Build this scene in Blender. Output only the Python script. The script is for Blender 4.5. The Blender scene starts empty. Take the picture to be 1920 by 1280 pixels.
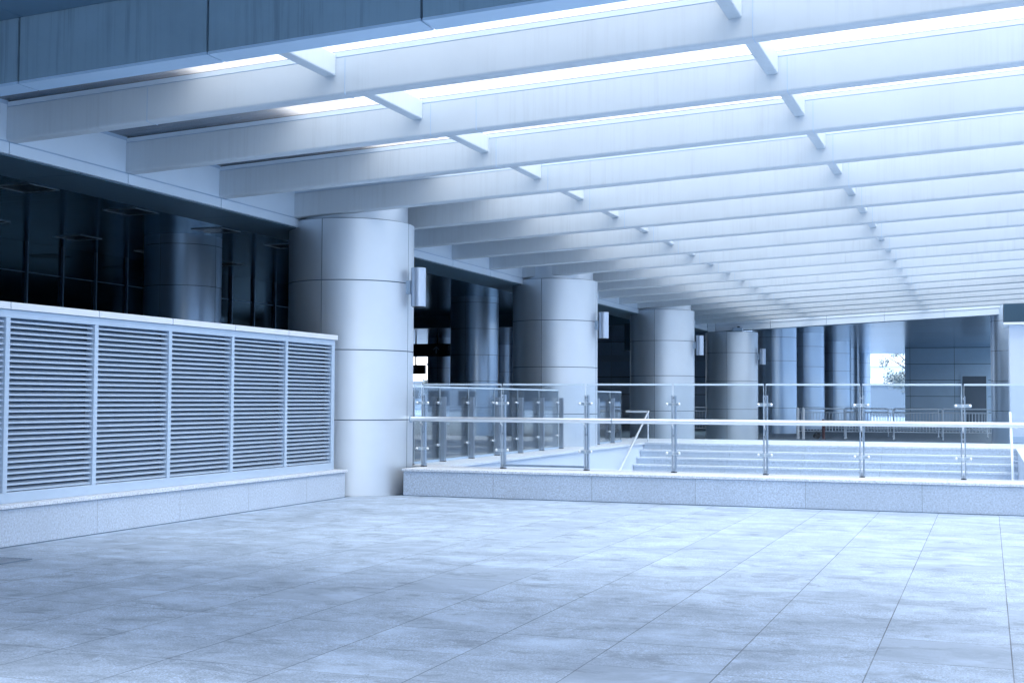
import bpy, bmesh, math, random
from mathutils import Vector, Matrix
random.seed(7)
scene = bpy.context.scene
COL = scene.collection
PI = math.pi

# ------------------------------------------------------------------ materials
def nt(name):
    m = bpy.data.materials.new(name); m.use_nodes = True
    t = m.node_tree; b = t.nodes['Principled BSDF']
    return m, t, b

class G:
    """tiny node-graph helper"""
    def __init__(s, t): s.t = t
    def n(s, kind, **kw):
        o = s.t.nodes.new(kind)
        for k, v in kw.items(): setattr(o, k, v)
        return o
    def link(s, a, b): s.t.links.new(a, b)
    def val(s, sock, v):
        if isinstance(v, bpy.types.NodeSocket): s.link(v, sock)
        else: sock.default_value = v
    def math(s, op, a, b=0.0, c=None, clamp=False):
        o = s.n('ShaderNodeMath', operation=op, use_clamp=clamp)
        s.val(o.inputs[0], a); s.val(o.inputs[1], b)
        if c is not None: s.val(o.inputs[2], c)
        return o.outputs[0]
    def pos(s): return s.n('ShaderNodeNewGeometry').outputs['Position']
    def obj(s): return s.n('ShaderNodeTexCoord').outputs['Object']
    def mapping(s, v, scale=(1, 1, 1), loc=(0, 0, 0), rot=(0, 0, 0)):
        o = s.n('ShaderNodeMapping'); s.link(v, o.inputs[0])
        o.inputs['Location'].default_value = loc; o.inputs['Rotation'].default_value = rot
        o.inputs['Scale'].default_value = scale
        return o.outputs[0]
    def noise(s, v, scale, detail=4, rough=.55, dist=0.0):
        o = s.n('ShaderNodeTexNoise'); s.link(v, o.inputs['Vector'])
        o.inputs['Scale'].default_value = scale; o.inputs['Detail'].default_value = detail
        o.inputs['Roughness'].default_value = rough; o.inputs['Distortion'].default_value = dist
        return o.outputs['Fac']
    def ramp(s, f, stops):
        o = s.n('ShaderNodeValToRGB'); s.link(f, o.inputs[0])
        e = o.color_ramp.elements
        while len(e) < len(stops): e.new(.5)
        for q, (p, c) in zip(e, stops):
            q.position = p; q.color = (c, c, c, 1) if isinstance(c, (int, float)) else (*c, 1)
        return o.outputs[0]
    def mix(s, f, a, b, mode='MIX'):
        o = s.n('ShaderNodeMix', data_type='RGBA', blend_type=mode)
        s.val(o.inputs[0], f)
        for i, v in ((6, a), (7, b)):
            if isinstance(v, bpy.types.NodeSocket): s.link(v, o.inputs[i])
            else: o.inputs[i].default_value = (*v, 1) if len(v) == 3 else v
        return o.outputs[2]
    def bump(s, h, strength=.2, dist=.01):
        o = s.n('ShaderNodeBump'); s.link(h, o.inputs['Height'])
        o.inputs['Strength'].default_value = strength; o.inputs['Distance'].default_value = dist
        return o.outputs[0]
    def sep(s, v):
        o = s.n('ShaderNodeSeparateXYZ'); s.link(v, o.inputs[0]); return o.outputs

def mul(c, k): return tuple(x * k for x in c)

def metal(name, col, metallic=.3, rough=.4, var=.06, streak=0.0, spec=.5):
    """painted / anodised sheet: faint cloudiness, optional vertical drip streaks"""
    m, t, b = nt(name); g = G(t); p = g.pos()
    f = g.noise(p, 1.3, 5, .6)
    c = g.mix(g.ramp(f, [(.3, 0), (.7, 1)]), mul(col, 1 - var), mul(col, 1 + var * .6))
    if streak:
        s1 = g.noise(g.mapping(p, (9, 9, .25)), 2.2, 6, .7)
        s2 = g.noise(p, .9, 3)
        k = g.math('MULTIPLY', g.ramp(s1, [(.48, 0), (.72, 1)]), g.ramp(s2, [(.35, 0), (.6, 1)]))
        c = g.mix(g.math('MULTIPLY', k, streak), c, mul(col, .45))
    g.link(c, b.inputs['Base Color'])
    r = g.noise(g.mapping(p, (1, 1, .3)), 3, 4)
    g.link(g.math('MULTIPLY_ADD', r, .06, rough - .03), b.inputs['Roughness'])
    b.inputs['Metallic'].default_value = metallic
    b.inputs['Specular IOR Level'].default_value = spec
    return m

def plain(name, col, rough=.5, metallic=0.0, emit=None, spec=.5):
    m, t, b = nt(name); g = G(t)
    f = g.noise(g.pos(), 6, 3)
    g.link(g.mix(f, mul(col, .92), mul(col, 1.08)), b.inputs['Base Color'])
    b.inputs['Roughness'].default_value = rough; b.inputs['Metallic'].default_value = metallic
    b.inputs['Specular IOR Level'].default_value = spec
    return m

def granite(name, col, joint=None, j0=0.0, axis=0):
    m, t, b = nt(name); g = G(t); p = g.pos()
    f = g.noise(p, 48, 4, .8); f2 = g.noise(p, 22, 3, .7)
    c = g.mix(g.ramp(f, [(.34, 0), (.50, .55), (.64, 1)]), mul(col, .62), mul(col, 1.20))
    c = g.mix(g.ramp(f2, [(.62, 0), (.75, .35)]), c, mul(col, .5))
    big = g.noise(p, 1.4, 5, .6)
    c = g.mix(g.ramp(big, [(.4, 0), (.75, .35)]), c, mul(col, .68))
    if joint:
        x = g.sep(p)[axis]
        u = g.math('FRACT', g.math('DIVIDE', g.math('SUBTRACT', x, j0), joint))
        k = g.math('LESS_THAN', g.math('ABSOLUTE', g.math('SUBTRACT', u, .5)), .0022 / joint * 1.6)
        cid = g.math('FLOOR', g.math('DIVIDE', g.math('SUBTRACT', x, j0 + joint * .5), joint))
        w = g.n('ShaderNodeTexWhiteNoise', noise_dimensions='1D'); g.link(cid, w.inputs['W'])
        c = g.mix(g.math('MULTIPLY', w.outputs['Value'], .3), c, mul(col, .7))
        c = g.mix(g.math('MULTIPLY', k, .55), c, mul(col, .25))
    g.link(c, b.inputs['Base Color']); b.inputs['Roughness'].default_value = .62
    g.link(g.bump(f, .08, .004), b.inputs['Normal'])
    return m

def paving(name, col):
    """square granite slabs 0.711 x 0.69 m with worn joints, smudges and grit"""
    m, t, b = nt(name); g = G(t); p = g.pos(); xs = g.sep(p)
    u = g.math('DIVIDE', g.math('SUBTRACT', xs[0], .105), .711)
    v = g.math('DIVIDE', g.math('SUBTRACT', xs[1], 5.97), .69)
    cu, cv = g.math('FLOOR', u), g.math('FLOOR', v)
    cmb = g.n('ShaderNodeCombineXYZ'); g.link(cu, cmb.inputs[0]); g.link(cv, cmb.inputs[1])
    w = g.n('ShaderNodeTexWhiteNoise', noise_dimensions='2D'); g.link(cmb.outputs[0], w.inputs['Vector'])
    tv = w.outputs['Value']
    fu, fv = g.math('FRACT', u), g.math('FRACT', v)
    eu = g.math('MULTIPLY', g.math('MINIMUM', fu, g.math('SUBTRACT', 1, fu)), .711)
    ev = g.math('MULTIPLY', g.math('MINIMUM', fv, g.math('SUBTRACT', 1, fv)), .69)
    ju = g.math('LESS_THAN', eu, .0034); jv = g.math('LESS_THAN', ev, .0036)
    fade = g.ramp(g.noise(p, .8, 3, .6), [(.36, .65), (.58, 1)])
    fade2 = g.ramp(g.noise(g.mapping(p, (1, 1, 1), (9, 4, 0)), 1.1, 3, .6), [(.40, 0.4), (.58, 1)])
    j = g.math('MAXIMUM', g.math('MULTIPLY', ju, fade), g.math('MULTIPLY', jv, fade2))
    grain = g.noise(p, 75, 3, .85)
    grain2 = g.noise(p, 30, 4, .75); 
    off = g.n('ShaderNodeVectorMath', operation='MULTIPLY_ADD')          # every slab is cut from another piece of stone
    cmb2 = g.n('ShaderNodeCombineXYZ'); g.link(tv, cmb2.inputs[0]); g.link(tv, cmb2.inputs[1])
    g.link(cmb2.outputs[0], off.inputs[0]); off.inputs[1].default_value = (37, 53, 0); g.link(p, off.inputs[2])
    po = off.outputs[0]
    mott = g.noise(po, 4.0, 8, .74, .3)
    c = g.mix(g.ramp(grain, [(.34, 0), (.66, 1)]), mul(col, .36), mul(col, 1.52))
    c = g.mix(g.ramp(grain2, [(.38, .55), (.54, 0)]), c, mul(col, .5))
    c = g.mix(g.ramp(mott, [(.36, .62), (.46, .30), (.56, 0)]), c, mul(col, .5))
    c = g.mix(g.ramp(tv, [(0, 0), (.5, .22), (.86, .34), (.90, .85), (1, .95)]), c, mul(col, .72))
    sm = g.noise(g.mapping(p, (.8, 1.1, 1), (0, 0, 0), (0, 0, .35)), 1.5, 9, .66, .5)
    c = g.mix(g.ramp(sm, [(.47, 0), (.54, .28), (.66, .6)]), c, mul(col, .5))
    sm2 = g.noise(g.mapping(p, (1.3, 2.0, 1), (3, 7, 0), (0, 0, .2)), 1.7, 8, .68, .8)
    c = g.mix(g.ramp(sm2, [(.56, 0), (.595, .42), (.70, .66)]), c, mul(col, .38))
    lt = g.noise(g.mapping(po, (.8, 1.2, 1), (5, 1, 0)), 1.6, 8, .68, .3)
    c = g.mix(g.ramp(lt, [(.50, 0), (.66, .5)]), c, mul(col, 1.22))
    vo = g.n('ShaderNodeTexVoronoi', feature='F1'); g.link(p, vo.inputs['Vector']); vo.inputs['Scale'].default_value = 3.2
    grit = g.math('LESS_THAN', vo.outputs['Distance'], .05)
    gm = g.ramp(g.noise(p, .7, 2), [(.55, 0), (.62, 1)])
    c = g.mix(g.math('MULTIPLY', g.math('MULTIPLY', grit, gm), .6), c, mul(col, .2))
    # a few wandering cracks of old glue and tyre scuffs
    cr = g.noise(g.mapping(p, (1, 1, 1), (2.3, 8.8, 0)), .9, 5, .55, 1.6)
    line = g.math('LESS_THAN', g.math('ABSOLUTE', g.math('SUBTRACT', cr, .5)), .0022)
    cm = g.ramp(g.noise(p, .45, 2), [(.56, 0), (.64, .55)])
    c = g.mix(g.math('MULTIPLY', line, cm), c, mul(col, .3))
    c = g.mix(g.math('MULTIPLY', j, .85), c, mul(col, .10))
    g.link(c, b.inputs['Base Color'])
    g.link(g.math('MULTIPLY_ADD', sm, .3, .42), b.inputs['Roughness'])
    b.inputs['Specular IOR Level'].default_value = .35
    h = g.math('SUBTRACT', g.math('MULTIPLY', grain, .25), j)
    g.link(g.bump(h, .18, .004), b.inputs['Normal'])
    return m

def glass(name, tint=(.90, .95, .98), gloss=1.0, haze=0.0, hazecol=(.8, .86, .93), dirt=0.0):
    m, t, b = nt(name); g = G(t)
    t.nodes.remove(b)
    out = t.nodes['Material Output']
    tr = g.n('ShaderNodeBsdfTransparent'); tr.inputs[0].default_value = (*tint, 1)
    gl = g.n('ShaderNodeBsdfGlossy'); gl.inputs['Roughness'].default_value = .02
    fr = g.n('ShaderNodeFresnel'); fr.inputs['IOR'].default_value = 1.5
    mx = g.n('ShaderNodeMixShader')
    g.link(g.math('MULTIPLY', fr.outputs[0], gloss, clamp=True), mx.inputs[0])
    g.link(tr.outputs[0], mx.inputs[1]); g.link(gl.outputs[0], mx.inputs[2])
    last = mx.outputs[0]
    if haze:
        d = g.n('ShaderNodeBsdfTranslucent'); d.inputs[0].default_value = (*hazecol, 1)
        m2 = g.n('ShaderNodeMixShader')
        f = g.noise(g.mapping(g.pos(), (.5, 2.5, 1)), 1.5, 6, .65)
        g.link(g.math('MULTIPLY_ADD', g.ramp(f, [(.4, 0), (.75, 1)]), dirt, haze), m2.inputs[0])
        g.link(last, m2.inputs[1]); g.link(d.outputs[0], m2.inputs[2]); last = m2.outputs[0]
    g.link(last, out.inputs['Surface'])
    return m

def strip_ceiling(name, col, rough, pitch=.3, spec=.5, metallic=.8):
    m, t, b = nt(name); g = G(t); p = g.pos(); y = g.sep(p)[1]
    u = g.math('FRACT', g.math('DIVIDE', y, pitch))
    k = g.math('LESS_THAN', u, .10)
    cid = g.n('ShaderNodeTexWhiteNoise', noise_dimensions='1D'); g.link(g.math('FLOOR', g.math('DIVIDE', y, pitch)), cid.inputs['W'])
    c = g.mix(cid.outputs['Value'], mul(col, .82), mul(col, 1.12))
    c = g.mix(k, c, mul(col, .12))
    g.link(c, b.inputs['Base Color']); b.inputs['Metallic'].default_value = metallic
    b.inputs['Roughness'].default_value = rough; b.inputs['Specular IOR Level'].default_value = spec
    wv = g.noise(g.mapping(p, (.5, 3.0, 1)), 1.0, 3)
    h = g.math('ADD', g.math('MULTIPLY', wv, .6), g.math('MULTIPLY', cid.outputs['Value'], .25))
    g.link(g.bump(h, .10, .02), b.inputs['Normal'])
    return m

W = (.66, .725, .81)
M = {}
M['beam'] = metal('white_painted_steel', (.56, .63, .69), 0, .45, .04, .20)
M['trim'] = metal('pale_trim_metal', (.42, .56, .72), .1, .4)
M['gasket'] = plain('black_gasket', (.012, .016, .022), .6)
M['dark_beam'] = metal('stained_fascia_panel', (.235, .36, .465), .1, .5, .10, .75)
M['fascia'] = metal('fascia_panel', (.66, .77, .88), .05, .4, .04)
M['column'] = metal('satin_column_panel', (.66, .735, .81), .7, .45, .035)
M['column_in'] = metal('brushed_column_panel', (.58, .71, .86), .8, .30, .04)
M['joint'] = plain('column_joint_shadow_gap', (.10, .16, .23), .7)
M['steel'] = plain('polished_stainless_steel', (.82, .87, .92), .30, .7)
M['post'] = plain('satin_stainless_plate', (.42, .49, .58), .38, .8)
M['louver'] = metal('louvre_aluminium', (.50, .625, .77), .25, .42, .04)
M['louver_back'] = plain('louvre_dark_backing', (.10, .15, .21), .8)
M['cap'] = metal('pale_coping_metal', (.78, .83, .89), .0, .4, .03)
M['granite'] = granite('flamed_granite', (.50, .60, .73), 1.45, -6.6 + .725, 0)
M['granite_y'] = granite('flamed_granite_side', (.52, .62, .75), 1.45, .2, 1)
M['granite_cap'] = granite('honed_granite_coping', (.68, .75, .84))
M['step'] = granite('granite_step', (.53, .63, .76), 1.7, .3, 0)
M['render_wall'] = metal('pale_wall_render', (.60, .69, .81), 0, .7, .03)
M['paving'] = paving('plaza_paving', (.445, .565, .725))
M['landing'] = granite('landing_slabs', (.62, .71, .82))
M['asphalt'] = granite('asphalt', (.14, .21, .285))
M['ground'] = granite('concrete_ground', (.22, .34, .50))
M['floor_in'] = granite('concourse_floor', (.17, .28, .38))
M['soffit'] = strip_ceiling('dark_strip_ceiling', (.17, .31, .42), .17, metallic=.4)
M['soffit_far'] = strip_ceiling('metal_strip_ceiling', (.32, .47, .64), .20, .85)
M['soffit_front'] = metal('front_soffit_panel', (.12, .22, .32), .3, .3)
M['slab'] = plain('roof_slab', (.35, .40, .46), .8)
M['glass_roof'] = glass('roof_glass', (.95, .965, .975), .6, .24, (.93, .935, .945), .06)
M['glass'] = glass('railing_glass', (.935, .965, .985), .6, .012)
M['glass_edge'] = plain('polished_glass_edge', (.62, .74, .84), .2)
M['dark_glass'] = plain('dark_curtain_glass', (.003, .011, .018), .06, 0, spec=.6)
M['dark_glass'].node_tree.nodes['Principled BSDF'].inputs['Specular Tint'].default_value = (.30, .72, 1, 1)
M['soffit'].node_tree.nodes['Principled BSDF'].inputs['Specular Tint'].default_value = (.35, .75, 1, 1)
M['mullion'] = plain('mullion_metal', (.14, .22, .31), .35, .6)
M['panel_wall'] = metal('grey_blue_wall_panel', (.47, .65, .84), .2, .45, .05)
M['upper_wall'] = metal('upper_storey_cladding', (.26, .39, .54), 0, .5)
M['light_blocker_wall'] = metal('light_blocker_cladding', (.06, .12, .18), 0, .5)  # dark cladding of the added light-blocking walls
M['header_panel'] = metal('dark_header_panel', (.03, .075, .12), .1, .5)
M['dark_panel'] = plain('dark_bulkhead_panel', (.075, .14, .195), .4)
M['door'] = plain('door_leaf', (.10, .14, .19), .4, .3)
M['lamp'] = metal('lamp_housing_metal', (.50, .60, .74), .6, .35, .02)
M['sign'] = plain('sign_black', (.025, .052, .075), .35)
M['sign_face'] = plain('sign_face_slate', (.035, .058, .08), .4)
M['sign_mark'] = plain('sign_marking', (.30, .38, .48), .5)
M['sign_white'] = plain('sign_white_marking', (.62, .72, .82), .5)
M['sign_grey'] = plain('sign_grey_marking', (.22, .29, .36), .5)
M['light_frame'] = plain('ceiling_light_frame', (.50, .58, .66), .35, .3)
M['light_pane'] = plain('unlit_diffuser', (.05, .07, .09), .25)
M['barrier'] = plain('galvanised_tube', (.62, .71, .81), .35, .4)
M['red'] = plain('dull_red_paint', (.11, .035, .04), .5)
M['black'] = plain('black_fabric', (.012, .014, .018), .7)
M['white_build'] = metal('white_facade', (.46, .60, .78), 0, .7, .03)
M['window'] = plain('window_glass_far', (.10, .14, .19), .1)
M['blue_grey'] = plain('blue_grey_panel', (.18, .25, .34), .5)
M['bark'] = plain('bark', (.10, .095, .09), .9)
M['tyre'] = plain('tyre_rubber', (.02, .02, .024), .8)
M['car_white'] = plain('white_vehicle_paint', (.46, .60, .78), .25)
def leafmat():
    m, t, b = nt('leaf'); g = G(t)
    f = g.noise(g.pos(), 1.2, 3)
    g.link(g.mix(f, (.10, .15, .18), (.24, .32, .37)), b.inputs['Base Color']); b.inputs['Roughness'].default_value = .6
    return m
M['leaf'] = leafmat()

# ------------------------------------------------------------------ mesh builder
class MB:
    def __init__(s): s.v = []; s.f = []; s.mi = []; s.sm = []
    def add(s, vs, fs, mi=0, smooth=False):
        o = len(s.v); s.v += [tuple(q) for q in vs]
        for f in fs: s.f.append([o + i for i in f]); s.mi.append(mi); s.sm.append(smooth)
        return s
    def box(s, x0, x1, y0, y1, z0, z1, mi=0):
        v = [(x, y, z) for z in (z0, z1) for y in (y0, y1) for x in (x0, x1)]
        return s.add(v, [(0, 2, 3, 1), (4, 5, 7, 6), (0, 1, 5, 4), (2, 6, 7, 3), (0, 4, 6, 2), (1, 3, 7, 5)], mi)
    def prism(s, prof, axis, a, b, mi=0, mis=None, smooth=False):
        """extrude a closed 2-D profile (in the two other axes, in order) from a to b along axis"""
        n = len(prof)
        def P(q, t):
            l = list(q); l.insert(axis, t); return tuple(l)
        v = [P(q, a) for q in prof] + [P(q, b) for q in prof]
        f = [(i, (i + 1) % n, n + (i + 1) % n, n + i) for i in range(n)]
        o = len(s.v); s.v += v
        for k, q in enumerate(f):
            s.f.append([o + i for i in q]); s.mi.append(mis[k] if mis else mi); s.sm.append(smooth)
        for q in (list(range(n))[::-1], list(range(n, 2 * n))):
            s.f.append([o + i for i in q]); s.mi.append(mi); s.sm.append(False)
        return s
    def tube(s, pts, r, seg=12, mi=0, cap=True):
        pts = [Vector(p) for p in pts]; n = len(pts); rings = []
        up = None
        for i, p in enumerate(pts):
            d = ((pts[i] - pts[i - 1]).normalized() if i else Vector((0, 0, 0))) + ((pts[i + 1] - pts[i]).normalized() if i < n - 1 else Vector((0, 0, 0)))
            d.normalize()
            a = Vector((0, 0, 1)) if abs(d.z) < .9 else Vector((1, 0, 0))
            if up is not None: a = up
            x = d.cross(a).normalized(); y = x.cross(d).normalized(); up = y
            k = 1.0
            if 0 < i < n - 1:
                k = 1 / max(.4, math.cos((pts[i] - pts[i - 1]).angle(pts[i + 1] - pts[i]) / 2))
            rr = r[i] if isinstance(r, (list, tuple)) else r
            rings.append([p + (x * math.cos(2 * PI * j / seg) + y * math.sin(2 * PI * j / seg)) * rr for j in range(seg)])
        v = [q for ring in rings for q in ring]
        f = [(i * seg + j, i * seg + (j + 1) % seg, (i + 1) * seg + (j + 1) % seg, (i + 1) * seg + j) for i in range(n - 1) for j in range(seg)]
        s.add(v, f, mi, True)
        if cap:
            o = len(s.v) - len(v)
            s.f.append([o + j for j in range(seg)][::-1]); s.mi.append(mi); s.sm.append(False)
            s.f.append([o + (n - 1) * seg + j for j in range(seg)]); s.mi.append(mi); s.sm.append(False)
        return s
    def cyl(s, c, r, h, axis=2, seg=24, mi=0):
        a = Vector(c); d = Vector((0, 0, 0)); d[axis] = h
        return s.tube([a, a + d], r, seg, mi)
    def lathe(s, c, prof, seg=96, seams=(), mi=0, mig=1, depth=.012, half=.0055, mis=None):
        """revolve (r, z) pairs; seams = angles of narrow vertical shadow gaps"""
        ang = sorted([2 * PI * i / seg for i in range(seg)])
        ang = [a for a in ang if all(abs((a - q + PI) % (2 * PI) - PI) > .03 for q in seams)]
        R = max(p[0] for p in prof); e = half / R
        items = [(a, 0) for a in ang]
        for q in seams: items += [((q - e) % (2 * PI), 0), ((q - e * .9) % (2 * PI), 1), ((q + e * .9) % (2 * PI), 1), ((q + e) % (2 * PI), 0)]
        items.sort(); n = len(items)
        v = []
        for r, z in prof:
            for a, d in items:
                rr = min(r, R - depth) if d else r
                v.append((c[0] + rr * math.cos(a), c[1] + rr * math.sin(a), c[2] + z))
        o = len(s.v); s.v += v
        for i in range(len(prof) - 1):
            for j in range(n):
                k = (j + 1) % n
                s.f.append([o + i * n + j, o + i * n + k, o + (i + 1) * n + k, o + (i + 1) * n + j])
                g = items[j][1] or items[k][1] or (mis and mis[i])
                s.mi.append(mig if g else mi); s.sm.append(True)
        s.f.append([o + (len(prof) - 1) * n + j for j in range(n)]); s.mi.append(mi); s.sm.append(False)
        s.f.append([o + j for j in range(n)][::-1]); s.mi.append(mi); s.sm.append(False)
        return s
    def ball(s, c, r, seg=10, mi=0, sq=(1, 1, 1)):
        v = [(c[0], c[1], c[2] - r * sq[2])]
        m = seg // 2
        for i in range(1, m):
            t = PI * i / m - PI / 2
            for j in range(seg):
                a = 2 * PI * j / seg
                v.append((c[0] + r * sq[0] * math.cos(t) * math.cos(a), c[1] + r * sq[1] * math.cos(t) * math.sin(a), c[2] + r * sq[2] * math.sin(t)))
        v.append((c[0], c[1], c[2] + r * sq[2])); L = len(v) - 1
        f = [(0, 1 + (j + 1) % seg, 1 + j) for j in range(seg)]
        for i in range(m - 2):
            for j in range(seg):
                f.append((1 + i * seg + j, 1 + i * seg + (j + 1) % seg, 1 + (i + 1) * seg + (j + 1) % seg, 1 + (i + 1) * seg + j))
        f += [(L, 1 + (m - 2) * seg + j, 1 + (m - 2) * seg + (j + 1) % seg) for j in range(seg)]
        return s.add(v, f, mi, True)
    def shear(s):
        """lift everything along the canopy's fall: +0.047 m per metre of x from x = -9.1"""
        s.v = [(x, y, z + .047 * (x - XF)) for x, y, z in s.v]; return s
    def build(s, name, mats, root=None, parent=None, bevel=0, seg=2, local=False):
        me = bpy.data.meshes.new(name)
        off = Vector(root.location) if (root is not None and not local) else Vector((0, 0, 0))
        me.from_pydata([(Vector(q) - off)[:] for q in s.v], [], s.f)
        if not isinstance(mats, (list, tuple)): mats = [mats]
        for q in mats: me.materials.append(M[q])
        me.polygons.foreach_set('material_index', s.mi); me.polygons.foreach_set('use_smooth', s.sm)
        bm = bmesh.new(); bm.from_mesh(me)
        bmesh.ops.recalc_face_normals(bm, faces=bm.faces)
        if bevel:
            ed = [e for e in bm.edges if len(e.link_faces) == 2 and e.calc_face_angle(0) > .6]
            bmesh.ops.bevel(bm, geom=ed, offset=bevel, segments=seg, affect='EDGES', profile=.5, clamp_overlap=True)
        bm.to_mesh(me); bm.free(); me.update()
        if any(s.sm): me.set_sharp_from_angle(angle=math.radians(38))
        o = bpy.data.objects.new(name, me); COL.objects.link(o)
        p = parent if parent is not None else root
        if p is not None: o.parent = p
        return o

def tag(o, label, cat, group=None):
    o['label'] = label; o['category'] = cat
    if group: o['group'] = group
    return o
def thing(name, label, cat, loc=(0, 0, 0), group=None):
    o = bpy.data.objects.new(name, None); COL.objects.link(o); o.location = loc
    o.empty_display_size = .2
    return tag(o, label, cat, group)
def struct(o):
    o['kind'] = 'structure'; return o
def copy_tree(o, parent=None):
    c = o.copy(); COL.objects.link(c)
    if parent is not None: c.parent = parent
    for ch in list(o.children): copy_tree(ch, c)
    return c

# ------------------------------------------------------------------ layout numbers
XF = -9.56                       # face of the building fascia
ROWX, SP = -9.08, 9.83          # column grid
B0, BP = 10.72, 1.986             # first canopy beam (front face) and spacing
NB = 18
PIT = (-7.75, .55, 18.05, 30.3)

# ------------------------------------------------------------------ ground
def sheet(name, rects, z, mat):
    b = MB()
    for x0, x1, y0, y1 in rects: b.add([(x0, y0, z), (x1, y0, z), (x1, y1, z), (x0, y1, z)], [(0, 1, 2, 3)])
    return struct(b.build(name, mat))
E = 1500
px0, px1, py0, py1 = PIT
sheet('ground', [(-E, E, -E, py0), (-E, px0 - .3, py0, py1 + .4), (px1 + .3, E, py0, py1 + .4), (-E, E, py1 + .4, E)], -.012, 'ground')
sheet('plaza_paving', [(-8.62, 14, -16, 17.2)], 0, 'paving')
sheet('concourse_floor', [(-60, -8.66, -16, 92)], -.004, 'floor_in')
sheet('road', [(-8.66, 40, 35.0, 92)], -.004, 'asphalt')
b = MB().box(px0 - .3, px1 + .3, py0 - .3, py1 + .4, -2.6, -2.3); struct(b.build('stairwell_floor', 'granite_y'))
b = MB().box(-9.4, 6.0, 30.62, 33.65, -.3, .39); struct(b.build('landing', 'landing', bevel=.006))

# ------------------------------------------------------------------ glazed canopy
canopy = thing('glass_canopy', 'long white sloping glass canopy of parallel beams spanning the plaza', 'canopy', (-2, 27, 3.9))
XR = 5.73
ZB, HB, WB = 4.06, .352, .179
def beam_profile(y, w=WB, h=HB, r=.028):
    p = []
    for cx_, a0 in ((y + r, PI), (y + w - r, 1.5 * PI)):
        for k in range(5):
            a = a0 + k * PI / 8
            p.append((cx_ + r * math.cos(a), ZB + r + r * math.sin(a)))
    return p + [(y + w, ZB + h), (y, ZB + h)]
bays = [(XF, -5.78), (-5.78, -1.965), (-1.965, 1.87), (1.87, XR)]
ys = [8.93] + [B0 + BP * k for k in range(NB)] + [46.56]
for k in range(NB):
    y = B0 + BP * k
    m = MB().prism(beam_profile(y), 0, XF, XR, 0, smooth=True).shear()
    bo = m.build('beam', 'beam', canopy)
    t = MB().box(XF, XR, y + .014, y + WB - .014, ZB + HB, ZB + HB + .010, 2).box(XF, XR, y + .004, y + WB - .004, ZB + HB + .010, ZB + HB + .058, 0)
    t.box(XF, XR, y + .016, y + WB - .016, ZB + HB + .058, ZB + HB + .066, 1).shear()
    t.build('glazing_bar', ['fascia', 'gasket', 'trim'], canopy, bo)
    # splice joints a little to the right of every strut, and on the first beam one near the wall
    jx = [-5.63, -1.82, 2.02] + ([-7.83] if k == 0 else []) + ([-5.1] if k == 1 else [])
    for x in jx:
        if x > 0 and k < 12: continue
        MB().box(x, x + .007, y - .0015, y + WB + .0015, ZB - .0012, ZB + HB - .01).shear().build('splice_joint', 'trim', canopy, bo)
# struts between the beams
for j, x in enumerate((-5.78, -1.965, 1.87)):
    for i in range(len(ys) - 1):
        y0 = ys[i] + (.26 if i == 0 else WB); y1 = ys[i + 1]
        m = MB().prism([(x - .06, ZB + .185), (x + .06, ZB + .185), (x + .06, ZB + HB + .04), (x - .06, ZB + HB + .04)], 1, y0, y1)
        m.shear().build('strut', 'beam', canopy, bevel=.012, seg=2)
# glass panes
for (x0, x1) in bays:
    for i in range(len(ys) - 1):
        m = MB().box(x0 + .012, x1 - .012, ys[i] + .09, ys[i + 1] + .07, ZB + HB + .066, ZB + HB + .082).shear()
        m.build('glass_pane', 'glass_roof', canopy)
# front girder facing the viewer: stained panels with open joints and a soffit strip
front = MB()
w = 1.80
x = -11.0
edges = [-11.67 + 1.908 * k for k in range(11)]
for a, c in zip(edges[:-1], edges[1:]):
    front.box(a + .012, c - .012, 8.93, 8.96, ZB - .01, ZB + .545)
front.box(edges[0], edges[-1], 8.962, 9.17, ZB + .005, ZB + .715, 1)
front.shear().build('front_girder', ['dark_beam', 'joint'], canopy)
s = MB()
for a, c in zip(edges[:-1], edges[1:]): s.box(a + .008, c - .008, 8.932, 9.19, ZB - .035, ZB - .011)
s.shear().build('girder_soffit_strip', 'panel_wall', canopy)
# edge channel on the open side
MB().box(XR, XR + .12, 8.93, 46.7, ZB - .02, ZB + .45).shear().build('edge_channel', 'beam', canopy)
# far end fascia (faces the viewer)
e = MB()
ex = [XF + .3 + 1.966 * k for k in range(9)]
for a, c in zip([XF] + ex[:-1], ex):
    e.box(a + .006, c - .006, 46.56, 46.62, ZB - .175, ZB + .035); e.box(a + .006, c - .006, 46.54, 46.60, ZB + .045, ZB + .43)
e.box(XF, ex[-1], 46.622, 47.1, ZB - .173, ZB + .43, 1)
e.shear().build('end_fascia', ['fascia', 'trim'], canopy)

# ------------------------------------------------------------------ terminal building (left and far)
bld = thing('terminal_building', 'dark recessed terminal concourse with white fascia behind the columns', 'building', (-18, 30, 0))
f = MB()
fy = [B0 - BP * 2 + BP * k + .03 for k in range(22)]
for a, c in zip(fy[:-1], fy[1:]):
    if a > 46.4: break
    c = min(c, 46.53)
    f.box(XF - .03, XF - .002, a + .008, c - .008, ZB + .005, ZB + HB + .03)          # upper panel
    f.box(XF - .03, XF + .012, a + .008, c - .008, ZB - .131, ZB - .014)               # lower band
    f.box(XF - .05, XF - .012, a, c, ZB - .012, ZB + .005, 1)
f.box(XF - .10, XF - .032, fy[0], 46.53, ZB - .12, ZB + .42, 1)
f.build('fascia', ['fascia', 'trim'], bld)
f = MB().box(XF - .075, XF + .0, fy[0], 46.53, ZB + HB + .03, ZB + HB + .085, 0).box(XF - .072, XF - .006, fy[0], 46.53, ZB + HB + .085, ZB + HB + .1, 1)
f.build('fascia_flashing', ['trim', 'gasket'], bld)
f = MB()
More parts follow.
